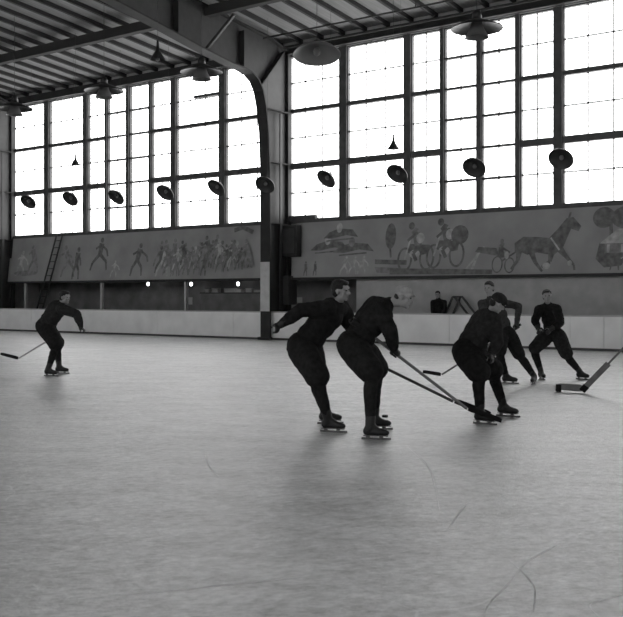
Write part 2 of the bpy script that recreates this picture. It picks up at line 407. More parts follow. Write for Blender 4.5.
# knee struts from the girders up to the long beam
for i, x in enumerate(CX[1:3]):
    o = MB().beam((x + .5, 22.35, 9.28), (x + 1.5, 22.5, 10.22), .09, .09).build('knee_brace', M['steel'])
    tag(o, ['short pale strut from the middle arch girder up to the long roof beam', 'short strut from the right arch girder, outside the picture'][i], 'strut')

# side plate and box on the middle column
o = MB().box(-20.06, -19.82, 26.2, 26.72, 1.2, 2.2).build('side_locker', M['steel'], bevel=.02)
tag(o, 'narrow grey box beside the foot of the middle column', 'box')
lb = empty('loudspeaker_cabinet', (-20.02, 26.55, 2.86))
MB().box(-.27, .52, -.3, 0, .0, 1.1).build('cabinet', M['steel_dark'], lb, bevel=.02)
MB().box(-.17, .42, -.31, -.296, .12, .98).build('front_panel', M['steel'], lb)
tag(lb, 'dark wall cabinet with grey front panel high beside the middle column', 'cabinet')
o = MB().box(-20.25, -19.0, 26.66, YW + .02, SILL, SILL + .16).build('sill_board', M['frame'])
tag(o, 'short board standing on the sill at the left end of the right bay', 'board')

# ------------------------------------------------------------------ boards around the rink
rb = empty('rink_boards', (0, 25.6, 0))
edges = [-36.5, -32.9, -29.2, -25.5, -21.8, -20.4, -16.9, -13.3, -9.56, -8.61, -7.66, -4.0, -.4, 3.2, 6.8, 10.4, 14, 15.9]
for i in range(len(edges) - 1):
    MB().box(edges[i] + .008, edges[i + 1] - .008, .0, .05, .0, .93).build('board_panel', M['boards'], rb)
MB().box(-36.5, 15.9, .05, .09, .0, .9).build('backing', M['seam'], rb)
MB().box(-36.5, 15.9, -.02, .11, .93, .97).build('cap_rail', M['board_cap'], rb)
MB().box(-36.5, 15.9, -.008, .0, .0, .07).build('base_shadow_strip', M['frame'], rb)  # dark strip stands in for the shadow along the foot of the boards
tag(rb, 'long low pale rink boards in front of the window wall', 'rink boards')

# posts and lit corridor
for i, x in enumerate((-34.74, -29.83, -25.12)):
    o = MB().box(x - .05, x + .05, YW - .13, YW - .01, -.02, 2.05).build('opening_post', M['pale'])
    tag(o, ['thin pale post in the dark opening, leftmost of three', 'thin pale post in the dark opening, middle of three right of the left skater', 'thin pale post in the dark opening, nearest the middle column'][i], 'post', 'posts in the dark opening')
for i, (x, z) in enumerate(((-28.76, 2.0), (-26.32, 1.98), (-23.85, 1.97))):
    e = empty('corridor_lamp', (x, 28.3, z))
    MB().sphere((0, 0, 0), (Vector((1, 0, 0)), Vector((0, 1, 0)), Vector((0, 0, 1))), (.062, .062, .08)).build('bulb', M['bulb'], e)
    MB().tube([(0, 0, .08), (0, 0, .165)], .03, 10).build('socket', M['steel_dark'], e)
    tag(e, 'small lit bulb in the dark corridor, ' + ('leftmost of three', 'middle of three, just right of the pale post', 'rightmost of three')[i], 'lamp', 'corridor bulbs')
sh = empty('corridor_counter', (-24.3, 28.6, 0))
MB().box(-1.6, 1.6, -.25, .25, 1.60, 1.64).build('top', M['steel'], sh)
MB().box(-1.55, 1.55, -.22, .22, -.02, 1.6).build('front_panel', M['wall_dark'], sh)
tag(sh, 'dark counter in the corridor carrying pale boxes', 'counter')
for i, (x, wd, h_) in enumerate(((-1.25, .22, .13), (-.85, .32, .17), (-.1, .5, .16), (.35, .35, .12), (.9, .3, .16), (1.3, .28, .1))):
    b_ = MB().box(-wd / 2, wd / 2, -.1, .1, 0, h_).box(-wd / 2 - .006, wd / 2 + .006, -.106, .106, h_ - .03, h_)
    o = b_.build('carton', M['paper'], loc=(-24.3 + x, 28.5, 1.64))
    tag(o, ['smallest pale carton at the left end of the corridor counter', 'tall pale carton second from the left on the corridor counter', 'widest pale carton in the middle of the corridor counter',
            'low pale carton right of the widest one on the counter', 'upright pale carton second from the right on the counter', 'low flat carton at the right end of the corridor counter'][i], 'box', 'cartons on the corridor counter')
for i, (x, z, a, b2) in enumerate(((-26.9, 1.15, .22, .3), (-27.1, 1.6, .16, .2), (-21.35, 1.25, .32, .2))):
    o = MB().box(-a / 2, a / 2, 0, .01, 0, b2).box(-a / 2 + .03, a / 2 - .03, -.003, 0, .03, b2 - .03, 0).build('wall_notice', M['paper'], loc=(x, 28.88, z))
    tag(o, ['lower pale notice on the dark corridor wall', 'upper small pale notice on the dark corridor wall', 'bright pale notice in the opening just right of the middle column'][i], 'notice', 'notices on the corridor wall')

# ------------------------------------------------------------------ murals
def pan_y(z): return 26.70 - .22 * (4.05 - z) / 1.9
class Paint:
    def __init__(s): s.mb = MB(); s.k = 0
    def poly(s, pts, mi):
        s.k += 1; off = .002 + .00015 * s.k
        s.mb.add([(x, pan_y(z) - off, z) for x, z in pts], [tuple(range(len(pts)))], mi)
    def stroke(s, pts, w_, mi):
        w_ = w_ if isinstance(w_, (list, tuple)) else [w_] * len(pts)
        for i in range(len(pts) - 1):
            (x0, z0), (x1, z1) = pts[i], pts[i + 1]; l = math.hypot(x1 - x0, z1 - z0) or 1; nx, nz_ = -(z1 - z0) / l, (x1 - x0) / l
            s.poly([(x0 + nx * w_[i] / 2, z0 + nz_ * w_[i] / 2), (x1 + nx * w_[i + 1] / 2, z1 + nz_ * w_[i + 1] / 2), (x1 - nx * w_[i + 1] / 2, z1 - nz_ * w_[i + 1] / 2), (x0 - nx * w_[i] / 2, z0 - nz_ * w_[i] / 2)], mi)
    def disc(s, x, z, rx, rz, mi, n_=20, rot=0):
        c_, s2_ = math.cos(rot), math.sin(rot)
        s.poly([(x + rx * math.cos(t_) * c_ - rz * math.sin(t_) * s2_, z + rx * math.cos(t_) * s2_ + rz * math.sin(t_) * c_) for t_ in [2 * math.pi * i / n_ for i in range(n_)]], mi)
    def ring(s, x, z, rx, rz, w_, mi, n_=24):
        pts = [(x + rx * math.cos(2 * math.pi * i / n_), z + rz * math.sin(2 * math.pi * i / n_)) for i in range(n_ + 1)]
        s.stroke(pts, w_, mi)
    def man(s, x, z, h, mi, lean=0, leg=.2, arm=.3):
        s.stroke([(x, z + .5 * h), (x - leg * h, z + .24 * h), (x - leg * h * 1.3, z)], [.12 * h, .09 * h, .06 * h], mi)
        s.stroke([(x, z + .5 * h), (x + leg * h, z + .26 * h), (x + leg * h * 1.1, z)], [.12 * h, .09 * h, .06 * h], mi)
        s.stroke([(x, z + .46 * h), (x + lean * h, z + .82 * h)], [.17 * h, .22 * h], mi)
        s.disc(x + lean * h * 1.2, z + .92 * h, .07 * h, .08 * h, mi, 12)
        s.stroke([(x + lean * h, z + .78 * h), (x + (lean + arm) * h, z + .6 * h), (x + (lean + arm * 1.2) * h, z + .42 * h)], .07 * h, mi)
        s.stroke([(x + lean * h, z + .78 * h), (x + (lean - arm) * h, z + .66 * h)], .07 * h, mi)
def panel(name, x0, x1, label):
    root = empty(name, ((x0 + x1) / 2, YW, 2.13))
    inv = Vector(root.location)
    m_ = MB().add([(x0, pan_y(2.14), 2.14), (x1, pan_y(2.14), 2.14), (x1, pan_y(4.05), 4.05), (x0, pan_y(4.05), 4.05),
                   (x0, YW - .01, 2.14), (x1, YW - .01, 2.14), (x1, YW - .01, 4.05), (x0, YW - .01, 4.05)],
                  [(0, 1, 2, 3), (4, 7, 6, 5), (0, 4, 5, 1), (1, 5, 6, 2), (2, 6, 7, 3), (3, 7, 4, 0)])
    m_.v = [tuple(Vector(v) - inv) for v in m_.v]
    m_.build('panel', M['mural'], root)
    e = MB().box(x0, x1, pan_y(2.14) - .06, YW - .01, 2.06, 2.14); e.v = [tuple(Vector(v) - inv) for v in e.v]; e.build('bottom_rail', M['steel_dark'], root)
    tag(root, label, 'mural'); return root, inv
def finish(root, inv, pt, name='painted_figures'):
    pt.mb.v = [tuple(Vector(v) - inv) for v in pt.mb.v]
    pt.mb.build(name, [M['mural_d'], M['mural_m'], M['mural_l']], root, fix=False)
rt, inv = panel('wall_mural', -35.75, -21.0, 'long dim mural of skaters and a crowd under the left windows')
p = Paint()
p.man(-34.9, 2.4, 1.1, 2, .1); p.man(-34.0, 2.5, 1.25, 1, -.1, .2, .2); p.man(-31.7, 2.3, 1.35, 1, -.15, .25, .3); p.man(-31.2, 2.2, 1.35, 0, .05, .12, .12)
p.man(-29.8, 2.55, 1.35, 0, .05, .3, .25); p.disc(-34.5, 2.5, .8, .12, 1); p.man(-27.6, 2.3, 1.3, 0, .1, .2, .3); p.man(-28.9, 2.25, .7, 2, .1)
for i in range(46):
    x = -26.3 + 4.6 * (i / 46) + random.uniform(-.12, .12); h = random.uniform(.7, 1.15)
    p.man(x, 2.25 + random.uniform(0, .45), h, random.choice((0, 1, 1, 0, 2)) if i % 5 else 1, random.uniform(-.15, .15), random.uniform(.1, .25), random.uniform(.1, .3))
p.stroke([(-22.6, 3.9), (-22.2, 4.0), (-21.7, 3.8)], .16, 0)
finish(rt, inv, p)
rt, inv = panel('wall_mural', -19.9, 2.0, 'long grey mural of motorcycles, a trotting horse and skiers under the right windows')
p = Paint()
# racing bobsleds at the left end
for (x, z, s_) in ((-18.35, 3.05, 1), (-17.35, 2.95, 1.05), (-17.9, 3.45, .9)):
    p.poly([(x - .8 * s_, z + .02), (x - .55 * s_, z + .22), (x - .1, z + .34), (x + .5 * s_, z + .28), (x + .75 * s_, z + .02), (x + .2, z + .1), (x - .4, z + .0)], 0)
    p.disc(x - .1 * s_, z + .36, .12, .17, 2 if x < -17.5 else 1); p.stroke([(x - .6, z - .08), (x + .5, z - .02)], .05, 0)
for x in (-19.3, -18.9): p.man(x, 2.2, .5, 0, 0, .1, .1)
for x in (-17.7, -17.35, -17.0): p.man(x, 2.22, .62, 2, .1, .2, .25)
# tree and platform
p.disc(-15.95, 3.45, .2, .42, 0); p.stroke([(-15.95, 3.05), (-15.9, 2.75)], .07, 0)
p.poly([(-16.5, 2.7), (-15.3, 2.65), (-15.3, 2.5), (-16.5, 2.55)], 0); p.poly([(-16.5, 2.45), (-15.4, 2.4), (-15.1, 2.2), (-16.4, 2.26)], 1)
# two motorcycles with riders
for (x, z, m_) in ((-15.0, 2.42, 0), (-13.95, 2.5, 0)):
    p.ring(x - .38, z + .25, .24, .36, .07, m_); p.ring(x + .42, z + .3, .24, .38, .07, m_)
    p.poly([(x - .35, z + .5), (x, z + .35), (x + .45, z + .42), (x + .5, z + .7), (x - .2, z + .75)], m_)
    p.disc(x - .02, z + .42, .2, .14, 2, 12); p.stroke([(x - .38, z + .25), (x - .2, z + .9)], .06, 2)
    p.stroke([(x + .1, z + .7), (x + .0, z + 1.1), (x - .12, z + 1.2)], [.26, .3, .2], 1 if x < -14.5 else 0); p.disc(x - .18, z + 1.33, .11, .12, 0, 12)
    p.disc(x + .16, z + .93, .15, .17, 2, 12); p.stroke([(x + .05, z + 1.12), (x - .3, z + .85)], .09, 0); p.stroke([(x + .2, z + .7), (x - .08, z + .45), (x + .05, z + .2)], .12, 0)
p.disc(-13.45, 3.4, .3, .3, 0, 18); p.stroke([(-13.2, 2.3), (-12.6, 3.0)], .06, 2); p.stroke([(-13.0, 2.25), (-12.8, 2.8)], .08, 2); p.poly([(-15.9, 2.2), (-12.3, 2.16), (-12.3, 2.3), (-15.9, 2.4)], 0)
p.poly([(-12.9, 2.85), (-12.1, 2.7), (-12.2, 2.95), (-12.8, 3.0)], 0)
# trotting horse with sulky
p.poly([(-11.6, 2.78), (-11.62, 3.08), (-11.35, 3.26), (-10.95, 3.24), (-10.55, 3.2), (-10.3, 3.45), (-10.05, 3.75), (-9.85, 3.78), (-9.6, 3.5), (-9.68, 3.36), (-9.9, 3.44), (-10.0, 3.2), (-10.12, 2.9), (-10.4, 2.68), (-10.9, 2.78), (-11.2, 2.72), (-11.4, 2.8)], 0)
p.stroke([(-9.98, 3.74), (-9.93, 3.92)], .06, 0); p.stroke([(-10.5, 3.2), (-10.05, 2.6)], .05, 2)
for pts in ([(-11.45, 2.9), (-11.5, 2.55), (-11.7, 2.3)], [(-11.1, 2.85), (-10.95, 2.5), (-10.72, 2.22)], [(-10.45, 2.8), (-10.5, 2.5), (-10.75, 2.35)], [(-10.2, 2.85), (-10.0, 2.62), (-9.78, 2.4), (-9.75, 2.24)]):
    p.stroke(pts, [.2, .11, .07, .06][:len(pts)], 0)
p.disc(-9.9, 2.45, .07, .08, 2, 10); p.disc(-10.6, 2.38, .12, .1, 2, 10)
p.ring(-12.15, 2.45, .16, .24, .04, 0); p.ring(-11.75, 2.42, .15, .22, .04, 0); p.stroke([(-12.0, 2.55), (-11.5, 2.85)], .05, 0)
p.stroke([(-12.0, 2.65), (-12.05, 2.98), (-11.98, 3.1)], [.16, .14, .1], 0); p.stroke([(-12.0, 2.95), (-11.75, 2.8)], .06, 0); p.disc(-11.85, 2.72, .07, .12, 2, 10); p.disc(-12.02, 3.15, .06, .07, 0, 10)
# park kiosk under trees
p.disc(-8.95, 3.72, .32, .3, 0); p.disc(-8.3, 3.7, .45, .32, 0); p.stroke([(-8.75, 3.6), (-8.72, 3.1)], .1, 0)
p.poly([(-9.15, 2.55), (-9.05, 3.0), (-8.0, 3.0), (-7.9, 2.4), (-8.9, 2.3)], 0)
p.poly([(-9.05, 2.98), (-8.55, 3.38), (-7.6, 3.38), (-7.3, 2.98)], 2); p.poly([(-8.9, 2.98), (-8.9, 2.7), (-7.5, 2.7), (-7.5, 2.98)], 1)
for x in (-8.8, -8.4, -8.0): p.stroke([(x, 2.95), (x, 2.72)], .08, 2)
p.man(-8.6, 2.22, .5, 0); p.man(-8.3, 2.25, .45, 2)
for x in (-6, -4.6, -3): p.disc(x, 3.5, .4, .35, 0); p.stroke([(x, 3.2), (x, 2.3)], .1, 0)
finish(rt, inv, p)

# ladder leaning on the left mural
ld = empty('leaning_ladder', (-32.9, 26.3, 0))
a0, a1 = Vector((-.62, -.25, 0)), Vector((.55, .18, 4.14))
MB().tube([a0, a1], .035, 8).build('rail', M['steel_dark'], ld); MB().tube([a0 + Vector((.38, 0, 0)), a1 + Vector((.38, 0, 0))], .035, 8).build('rail', M['steel_dark'], ld)
for i in range(1, 14):
    q = a0.lerp(a1, i / 14); MB().tube([q, q + Vector((.38, 0, 0))], .016, 8).build('rung', M['steel_dark'], ld)
tag(ld, 'dark ladder leaning against the left mural behind the left skater', 'ladder')

# trestle behind the boards
bn = empty('low_bench', (-13.3, 26.55, 0))
MB().box(-1.0, 1.0, -.13, .13, .70, .75).build('seat_plank', M['wood_dark'], bn)
for x in (-.85, .85): MB().box(x - .04, x + .04, -.11, .11, -.02, .70).build('leg', M['wood_dark'], bn)
tag(bn, 'plank bench behind the boards under the folding trestle', 'bench')
ts = empty('folding_trestle', (-13.54, 26.55, .785))
for x0, dy in ((-.06, -.09), (.12, .09)):
    MB().beam((x0 - .02, dy, .70), (x0 - .36, dy, .0), .05, .06, up=(0, 1, 0)).build('leg', M['wood_dark'], ts)
    MB().beam((x0 + .02, dy, .70), (x0 + .62, dy, .0), .05, .06, up=(0, 1, 0)).build('leg', M['wood_dark'], ts)
MB().beam((-.05, -.12, .69), (.11, .12, .69), .08, .05).build('top_bar', M['wood_dark'], ts)
tag(ts, 'dark A-shaped folding trestle above the boards beside the small spectator', 'trestle')

# ------------------------------------------------------------------ lamps
def rotm(loc, rx=0, ry=0, rz=0): return Matrix.Translation(loc) @ Matrix.Rotation(rz, 4, 'Z') @ Matrix.Rotation(ry, 4, 'Y') @ Matrix.Rotation(rx, 4, 'X')
def dish_lamp(tilt):
    root = empty('dish_floodlight')
    # local: rim opens along -z, then tilted so that it looks down and away from the windows
    mt = Matrix.Rotation(R(-tilt), 4, 'X')
    MB().lathe([(.335, -.0), (.33, .03), (.27, .09), (.17, .14), (.09, .165), (.085, .17), (.0, .17)], 32, mt).lathe([(.335, 0), (.32, .02), (.26, .078), (.16, .128), (0, .15)], 32, mt).build('reflector', M['lamp'], root)
    MB().lathe([(.0, .28), (.05, .275), (.065, .25), (.075, .17), (.0, .165)], 20, mt).build('housing', M['lamp'], root)
    MB().sphere(mt @ Vector((0, 0, .07)), (Vector((1, 0, 0)), Vector((0, 1, 0)), Vector((0, 0, 1))), (.06, .06, .07)).build('bulb', M['lamp_in'], root)
    h = mt @ Vector((0, 0, .27))
    MB().tube([h, h + Vector((0, -.02, .12)), (0, h.y, h.z + .3), (0, h.y, 5.42)], [.02, .015, .004, .004], 8).build('cord', M['lamp'], root)
    return root
xs = [-31.07, -28.56, -26.03, -23.56, -21.19, -19.1, -16.70, -14.17, -11.70, -9.21]
zs = [5.22, 5.19, 5.10, 5.11, 5.12, 5.08, 5.09, 5.06, 5.05, 5.08]
dl = ['leftmost dish floodlight, low in the first left window', 'dish floodlight second from the left, before the second left window', 'dish floodlight third from the left, before the narrow panes', 'dish floodlight fourth from the left, before the left bay',
      'dish floodlight fifth from the left, near the arched window', 'dish floodlight hanging in front of the middle column', 'tilted dish floodlight in the first window of the right bay', 'dish floodlight in the second window of the right bay',
      'dish floodlight against the six-row windows of the right bay', 'rightmost dish floodlight, largest of the hanging row']
d0 = dish_lamp(47)
for i, (x, z) in enumerate(zip(xs, zs)):
    o = d0 if i == 0 else copy_tree(d0)
    o.location = (x, 24, z); o.rotation_euler = (0, 0, R([14, 8, 0, 4, -6, 10, -14, -4, 3, 0][i])); tag(o, dl[i], 'floodlight', 'dish floodlights in the low row')
def high_lamp():
    root = empty('pendant_reflector_lamp')
    MB().lathe([(.60, 0), (.59, .03), (.36, .13), (.14, .22), (.12, .22), (0, .22)], 36).lathe([(.60, 0), (.58, .012), (.34, .11), (.12, .2), (0, .2)], 36).build('wide_shade', M['lamp'], root)
    MB().lathe([(.28, -.2), (.272, -.19), (.17, -.0), (.12, .16)], 28).lathe([(.28, -.2), (.262, -.19), (.16, .0), (.11, .15)], 28).build('lower_shade', M['lamp_in'], root)
    MB().lathe([(0, .44), (.07, .43), (.1, .38), (.12, .22), (0, .2)], 20).build('cap', M['lamp'], root)
    MB().tube([(0, 0, .42), (0, 0, 3.1)], .007, 8).build('cord', M['lamp'], root)
    return root
h0 = high_lamp()
for i, (x, z) in enumerate(((-26.6, 7.75), (-22.23, 7.8), (-18.2, 7.82), (-9.68, 7.65))):
    o = h0 if i == 0 else copy_tree(h0)
    o.location = (x, 20, z)
    tag(o, ['large pendant lamp over the left end of the windows, leftmost of the high row', 'large two-tier pendant lamp second from the left in the high row', 'large two-tier pendant lamp just left of the arch knee', 'large two-tier pendant lamp at the upper right near the roof'][i], 'pendant lamp', 'high row of pendant lamps')
t0 = empty('tilted_bowl_lamp', (-14.2, 20, 7.72))
mt = Matrix.Rotation(R(13), 4, Vector((0, 0, -1)).cross(Vector((.58, -.82, 0))))
MB().lathe([(.62, 0), (.61, .03), (.48, .15), (.26, .25), (.1, .29), (0, .29)], 36, mt).lathe([(.62, 0), (.60, .02), (.46, .13), (.24, .23), (0, .26)], 36, mt).build('bowl_shade', M['lamp_in'], t0)
MB().lathe([(0, .42), (.08, .4), (.1, .28), (0, .26)], 20, mt).build('cap', M['lamp'], t0)
MB().sphere(mt @ Vector((0, 0, .1)), (Vector((1, 0, 0)), Vector((0, 1, 0)), Vector((0, 0, 1))), (.09, .09, .12)).build('bulb', M['lamp_in'], t0)
hh = mt @ Vector((0, 0, .4)); MB().tube([hh, (hh.x, hh.y, 3.2)], .007, 8).build('cord', M['lamp'], t0)
tag(t0, 'tilted wide grey bowl lamp seen from below at the top left of the right bay', 'pendant lamp', 'high row of pendant lamps')
def cone_lamp(top):
    root = empty('small_cone_lamp')
    MB().lathe([(.165, 0), (.155, .02), (.10, .10), (.055, .18), (.03, .26), (.022, .4), (.0, .41)], 24).lathe([(.165, 0), (.145, .015), (.09, .1), (.045, .18), (0, .2)], 24).build('cone_shade', M['lamp'], root)
    MB().sphere((0, 0, .03), (Vector((1, 0, 0)), Vector((0, 1, 0)), Vector((0, 0, 1))), (.045, .045, .06)).build('bulb', M['lamp_in'], root)
    MB().tube([(0, 0, .38), (0, 0, top + .1)], .004, 6).build('cord', M['lamp'], root)
    return root
for i, (p_, lab) in enumerate((((-26.25, 22.3, 6.1), 'small dark cone lamp hanging before the left windows'), ((-13.28, 22.3, 5.5), 'small dark cone lamp hanging before the right windows'), ((-13.95, 14.0, 6.35), 'nearest small cone lamp, high under the dark roof at upper left'))):
    o = cone_lamp(roof_z(p_[1]) - .2 - p_[2]); o.location = p_; tag(o, lab, 'cone lamp', 'small cone lamps')
    if i == 2: o.scale = (1, 1, 1)

# ------------------------------------------------------------------ people
X_, Y_, Z_ = Vector((1, 0, 0)), Vector((0, 1, 0)), Vector((0, 0, 1))
def fist(mb, c, a, w_, fr=.0095, sr=.022, palm=1.0, side=1, curl=(232, 250, 244, 222), wrist=None):
    """hand closed on an axis a through c; w_ = direction from wrist to c"""
    a = a.normalized(); nn = -(w_ - a * w_.dot(a))
    if nn.length < .05: nn = a.orthogonal()
    nn.normalize(); t_ = a.cross(nn) * side
    pc = c + nn * (sr + .016 * palm) + t_ * -.004
    mb.sphere(pc, (a, t_, nn), (.046 * palm, .040 * palm, .019 * palm), 16, 10)
    if wrist is not None: mb.cap(wrist, pc, .026 * palm, .026 * palm)
    offs = (.034, .0115, -.0115, -.033)
    for o_, cu in zip(offs, curl):
        pts = []
        for k in range(7):
            th = R(18 + (cu - 18) * k / 6); rr = sr + fr * .9
            pts.append(c + a * o_ * palm + (nn * math.cos(th) + t_ * math.sin(th)) * rr)
        pts = [pc + a * o_ * palm * .8 + t_ * .02] + pts
        mb.chain(pts, [fr * 1.15] * 3 + [fr * 1.0] * 3 + [fr * .85] * 2, 8)
    b0 = pc + a * .026 * palm - t_ * .02
    pts = [b0] + [c + a * (.05 - .012 * k) * palm + (nn * math.cos(R(-35 - 42 * k)) + t_ * math.sin(R(-35 - 42 * k))) * (sr + fr) for k in range(3)]
    mb.chain(pts, [fr * 1.35, fr * 1.25, fr * 1.1, fr * .9], 8)

def skater(name, J, face, toes, label, sweater, trousers, socks, grips=None, free=None, hair='hair', cap=None, wide=1.0, bulk=1.0, category='person', group='hockey players'):
    base = Vector((J['pelvis'][0], J['pelvis'][1], 0))
    J = {k: Vector(v) - base for k, v in J.items()}
    face = Vector(face).normalized()
    root = empty(name, base)
    tag(root, label, category, group)
    pel, neck, head = J['pelvis'], J['neck'], J['head']
    up = (neck - pel).normalized(); rt_ = (J['shoulder_r'] - J['shoulder_l'])
    rt_ = (rt_ - up * rt_.dot(up)).normalized(); fw = up.cross(rt_)
    hr = (J['hip_r'] - J['hip_l']).normalized(); hf = Z_.cross(hr).normalized()
    # head frame
    hu = ((head - neck).normalized() * .4 + Z_ * .6); hu = (hu - face * hu.dot(face)).normalized(); hx = face.cross(hu)
    body = MB()
    hc = head
    body.sphere(hc + hu * .025 - face * .01, (hx, face, hu), (.076, .097, .092), 20, 14)
    body.sphere(hc - hu * .045 + face * .018, (hx, face, hu), (.058, .07, .07), 16, 12)
    body.sphere(hc - hu * .098 + face * .062, (hx, face, hu), (.028, .024, .02), 12, 8)      # chin
    body.chain([hc + hu * .012 + face * .083, hc - hu * .028 + face * .108, hc - hu * .034 + face * .098], [.009, .013, .014], 8)   # nose
    for s_ in (-1, 1):
        body.sphere(hc + hx * .077 * s_ - hu * .01 - face * .005, (hx, face, hu), (.012, .021, .032), 10, 8)   # ears
        body.sphere(hc + hx * .035 * s_ + hu * .026 + face * .078, (hx, face, hu), (.026, .012, .008), 10, 6)   # brow
        body.sphere(hc + hx * .045 * s_ - hu * .028 + face * .058, (hx, face, hu), (.022, .02, .02), 10, 6)   # cheek
    body.sphere(hc - hu * .064 + face * .082, (hx, face, hu), (.024, .011, .006), 10, 6); body.sphere(hc - hu * .076 + face * .08, (hx, face, hu), (.02, .011, .006), 10, 6)
    body.chain([hc - hu * .06 - face * .015, neck + (head - neck) * .25, neck - up * .06], [.054, .056, .075])
    # torso under the clothes
    L_ = (neck - pel).length
    body.sphere(pel + up * L_ * .05, (hr, hf, Z_), (.14, .105, .11)); body.sphere(pel + up * L_ * .35, (rt_, fw, up), (.13, .095, .16)); body.sphere(pel + up * L_ * .70, (rt_, fw, up), (.15, .105, .18))
    wrists = {}; ends = {}
    for sd in 'lr':
        sh, el, ha = J['shoulder_' + sd], J['elbow_' + sd], J['hand_' + sd]
        d = (ha - el).normalized(); wr = ha - d * .075
        wrists[sd] = (wr, d, ha)
        body.chain([neck - up * .08, sh, el, wr], [.07, .05, .037, .026])
        hp, kn, an = J['hip_' + sd], J['knee_' + sd], J['ankle_' + sd]
        cb = (an - kn).normalized(); calf = kn + (an - kn) * .3 - hf * .015
        body.chain([hp, kn], [.085, .055]); body.chain([kn, calf, an], [.052, .052, .034])
        tdir = Vector(toes[sd]).normalized()
        body.chain([an, an + tdir * .04 - Z_ * .03, an + tdir * .13 - Z_ * .055], [.034, .034, .026])
    for sd in 'lr':
        wr, d, ha = wrists[sd]
        if grips and sd in grips:
            ax = Vector(grips[sd]); fist(body, ha, ax, d, fr=.0085, sr=.017, palm=.92, side=1 if sd == 'r' else -1, wrist=wr)
        else:
            ax = Vector((free or {}).get(sd, rt_)); fist(body, ha, ax, d, fr=.0085, sr=.026, palm=.92, curl=(120, 140, 135, 115), side=1 if sd == 'r' else -1, wrist=wr)
    body.organic('body', M['skin'], root, .0085, 2)
    # eyes
    for s_ in (-1, 1):
        MB().sphere(hc + hx * .031 * s_ + hu * .008 + face * .080, (hx, face, hu), (.013, .009, .007), 10, 8).build('eye', M['leather'], root)
    MB().sphere(hc - hu * .070 + face * .086, (hx, face, hu), (.022, .008, .0035), 10, 6).build('mouth', M['lips'], root)
    if cap:
        hb = MB(); hb.sphere(hc + hu * .045 - face * .012, (hx, face, hu), (.086, .106, .082), 20, 12)
        hb.sphere(hc + hu * .045 + face * .07, (hx, face, hu), (.06, .05, .012), 16, 8)
        hb.organic('cap', M[cap], root, .008, 2, .003, 20)
    hb = MB()
    if not cap: hb.sphere(hc + hu * .040 - face * .022, (hx, face, hu), (.083, .098, .084), 20, 12)
    hb.sphere(hc - hu * .02 - face * (.062 if cap else .045), (hx, face, hu), (.062, .045, .06) if cap else (.074, .062, .07), 16, 10)
    if not cap: hb.sphere(hc + hu * .082 + face * .04, (hx, face, hu), (.055, .05, .028), 14, 8)
    hb.organic('hair', M[hair], root, .008, 1, .005, 30)
    # sweater: torso and both sleeves in one knitted surface
    sw = MB()
    sw.sphere(pel + up * L_ * .02, (hr, hf, up), (.165 * wide, .135 * bulk, .12 * bulk)); sw.sphere(pel + up * L_ * .22, (rt_, fw, up), (.158 * wide, .128 * bulk, .17))
    sw.sphere(pel + up * L_ * .50, (rt_, fw, up), (.168 * wide, .128 * bulk, .18)); sw.sphere(pel + up * L_ * .72, (rt_, fw, up), (.178 * wide, .13 * bulk, .16))
    sw.chain([J['shoulder_l'], neck - up * .045, J['shoulder_r']], [.073 * bulk, .085 * bulk, .073 * bulk]); sw.cap(neck - up * .03, neck + (head - neck) * .18, .074, .066)
    sw.cap(neck - up * .1 - fw * .03, pel + up * .15 - fw * .03, .11 * bulk, .1 * bulk)
    for sd in 'lr':
        wr, d, ha = wrists[sd]; sh, el = J['shoulder_' + sd], J['elbow_' + sd]
        sw.chain([sh, sh + (el - sh) * .5, el, el + (wr - el) * .5, wr - d * .01], [.08 * bulk, .072 * bulk, .062 * bulk, .056 * bulk, .043])
    sw.organic('sweater', M[sweater], root, .011, 3, .010, 8, (random.random() * 9, 0, 0))
    tr_ = MB(); tr_.sphere(pel - Z_ * .02, (hr, hf, Z_), (.17 * wide, .15 * bulk, .14 * bulk))
    for sd in 'lr':
        hp, kn = J['hip_' + sd], J['knee_' + sd]
        tr_.chain([hp, hp + (kn - hp) * .5, hp + (kn - hp) * .92], [.125 * bulk, .122 * bulk, .108 * bulk])
    tr_.organic('hockey_shorts', M[trousers], root, .012, 3, .009, 7, (random.random() * 9, 3, 0))
    for sd in 'lr':
        kn, an = J['knee_' + sd], J['ankle_' + sd]; tdir = Vector(toes[sd]); tdir.z = 0; tdir.normalize()
        fz = (kn - an).normalized(); kf = (tdir - fz * tdir.dot(fz)).normalized()
        sk = MB(); sk.sphere(kn + kf * .01, (kf, fz.cross(kf), fz), (.074, .068, .085)); sk.chain([kn, kn + (an - kn) * .32 - kf * .02, kn + (an - kn) * .7 - kf * .005, an + fz * .05], [.073, .074, .060, .052])
        sk.organic('stocking', M[socks], root, .01, 3, .005, 14)
        # skate: boot, sole, posts and steel
        bt = MB(); a_ = an; bot = Z_ * -.082
        bt.chain([a_ + fz * .10, a_, a_ - tdir * .03 + bot * .6], [.056, .052, .046])
        bt.chain([a_ - tdir * .035 + bot * .62, a_ + tdir * .06 + bot * .62, a_ + tdir * .15 + bot * .72, a_ + tdir * .175 + bot * .75], [.037, .039, .037, .028]); bt.chain([a_ + fz * .02, a_ + tdir * .07 + bot * .45, a_ + tdir * .14 + bot * .65], [.044, .038, .03])
        boot = bt.organic('skate', M['leather'], root, .008, 2)
        sl = MB(); sd_ = tdir.cross(Z_)
        z0 = a_.z - .135
        p0 = a_ + tdir * -.07; p1 = a_ + tdir * .19
        sl.beam((p0.x, p0.y, z0 + .042), (p1.x, p1.y, z0 + .042), .055, .008)
        for f_ in (.18, .72): q = p0.lerp(p1, f_); sl.beam((q.x - tdir.x * .02, q.y - tdir.y * .02, z0 + .028), (q.x + tdir.x * .02, q.y + tdir.y * .02, z0 + .028), .014, .028)
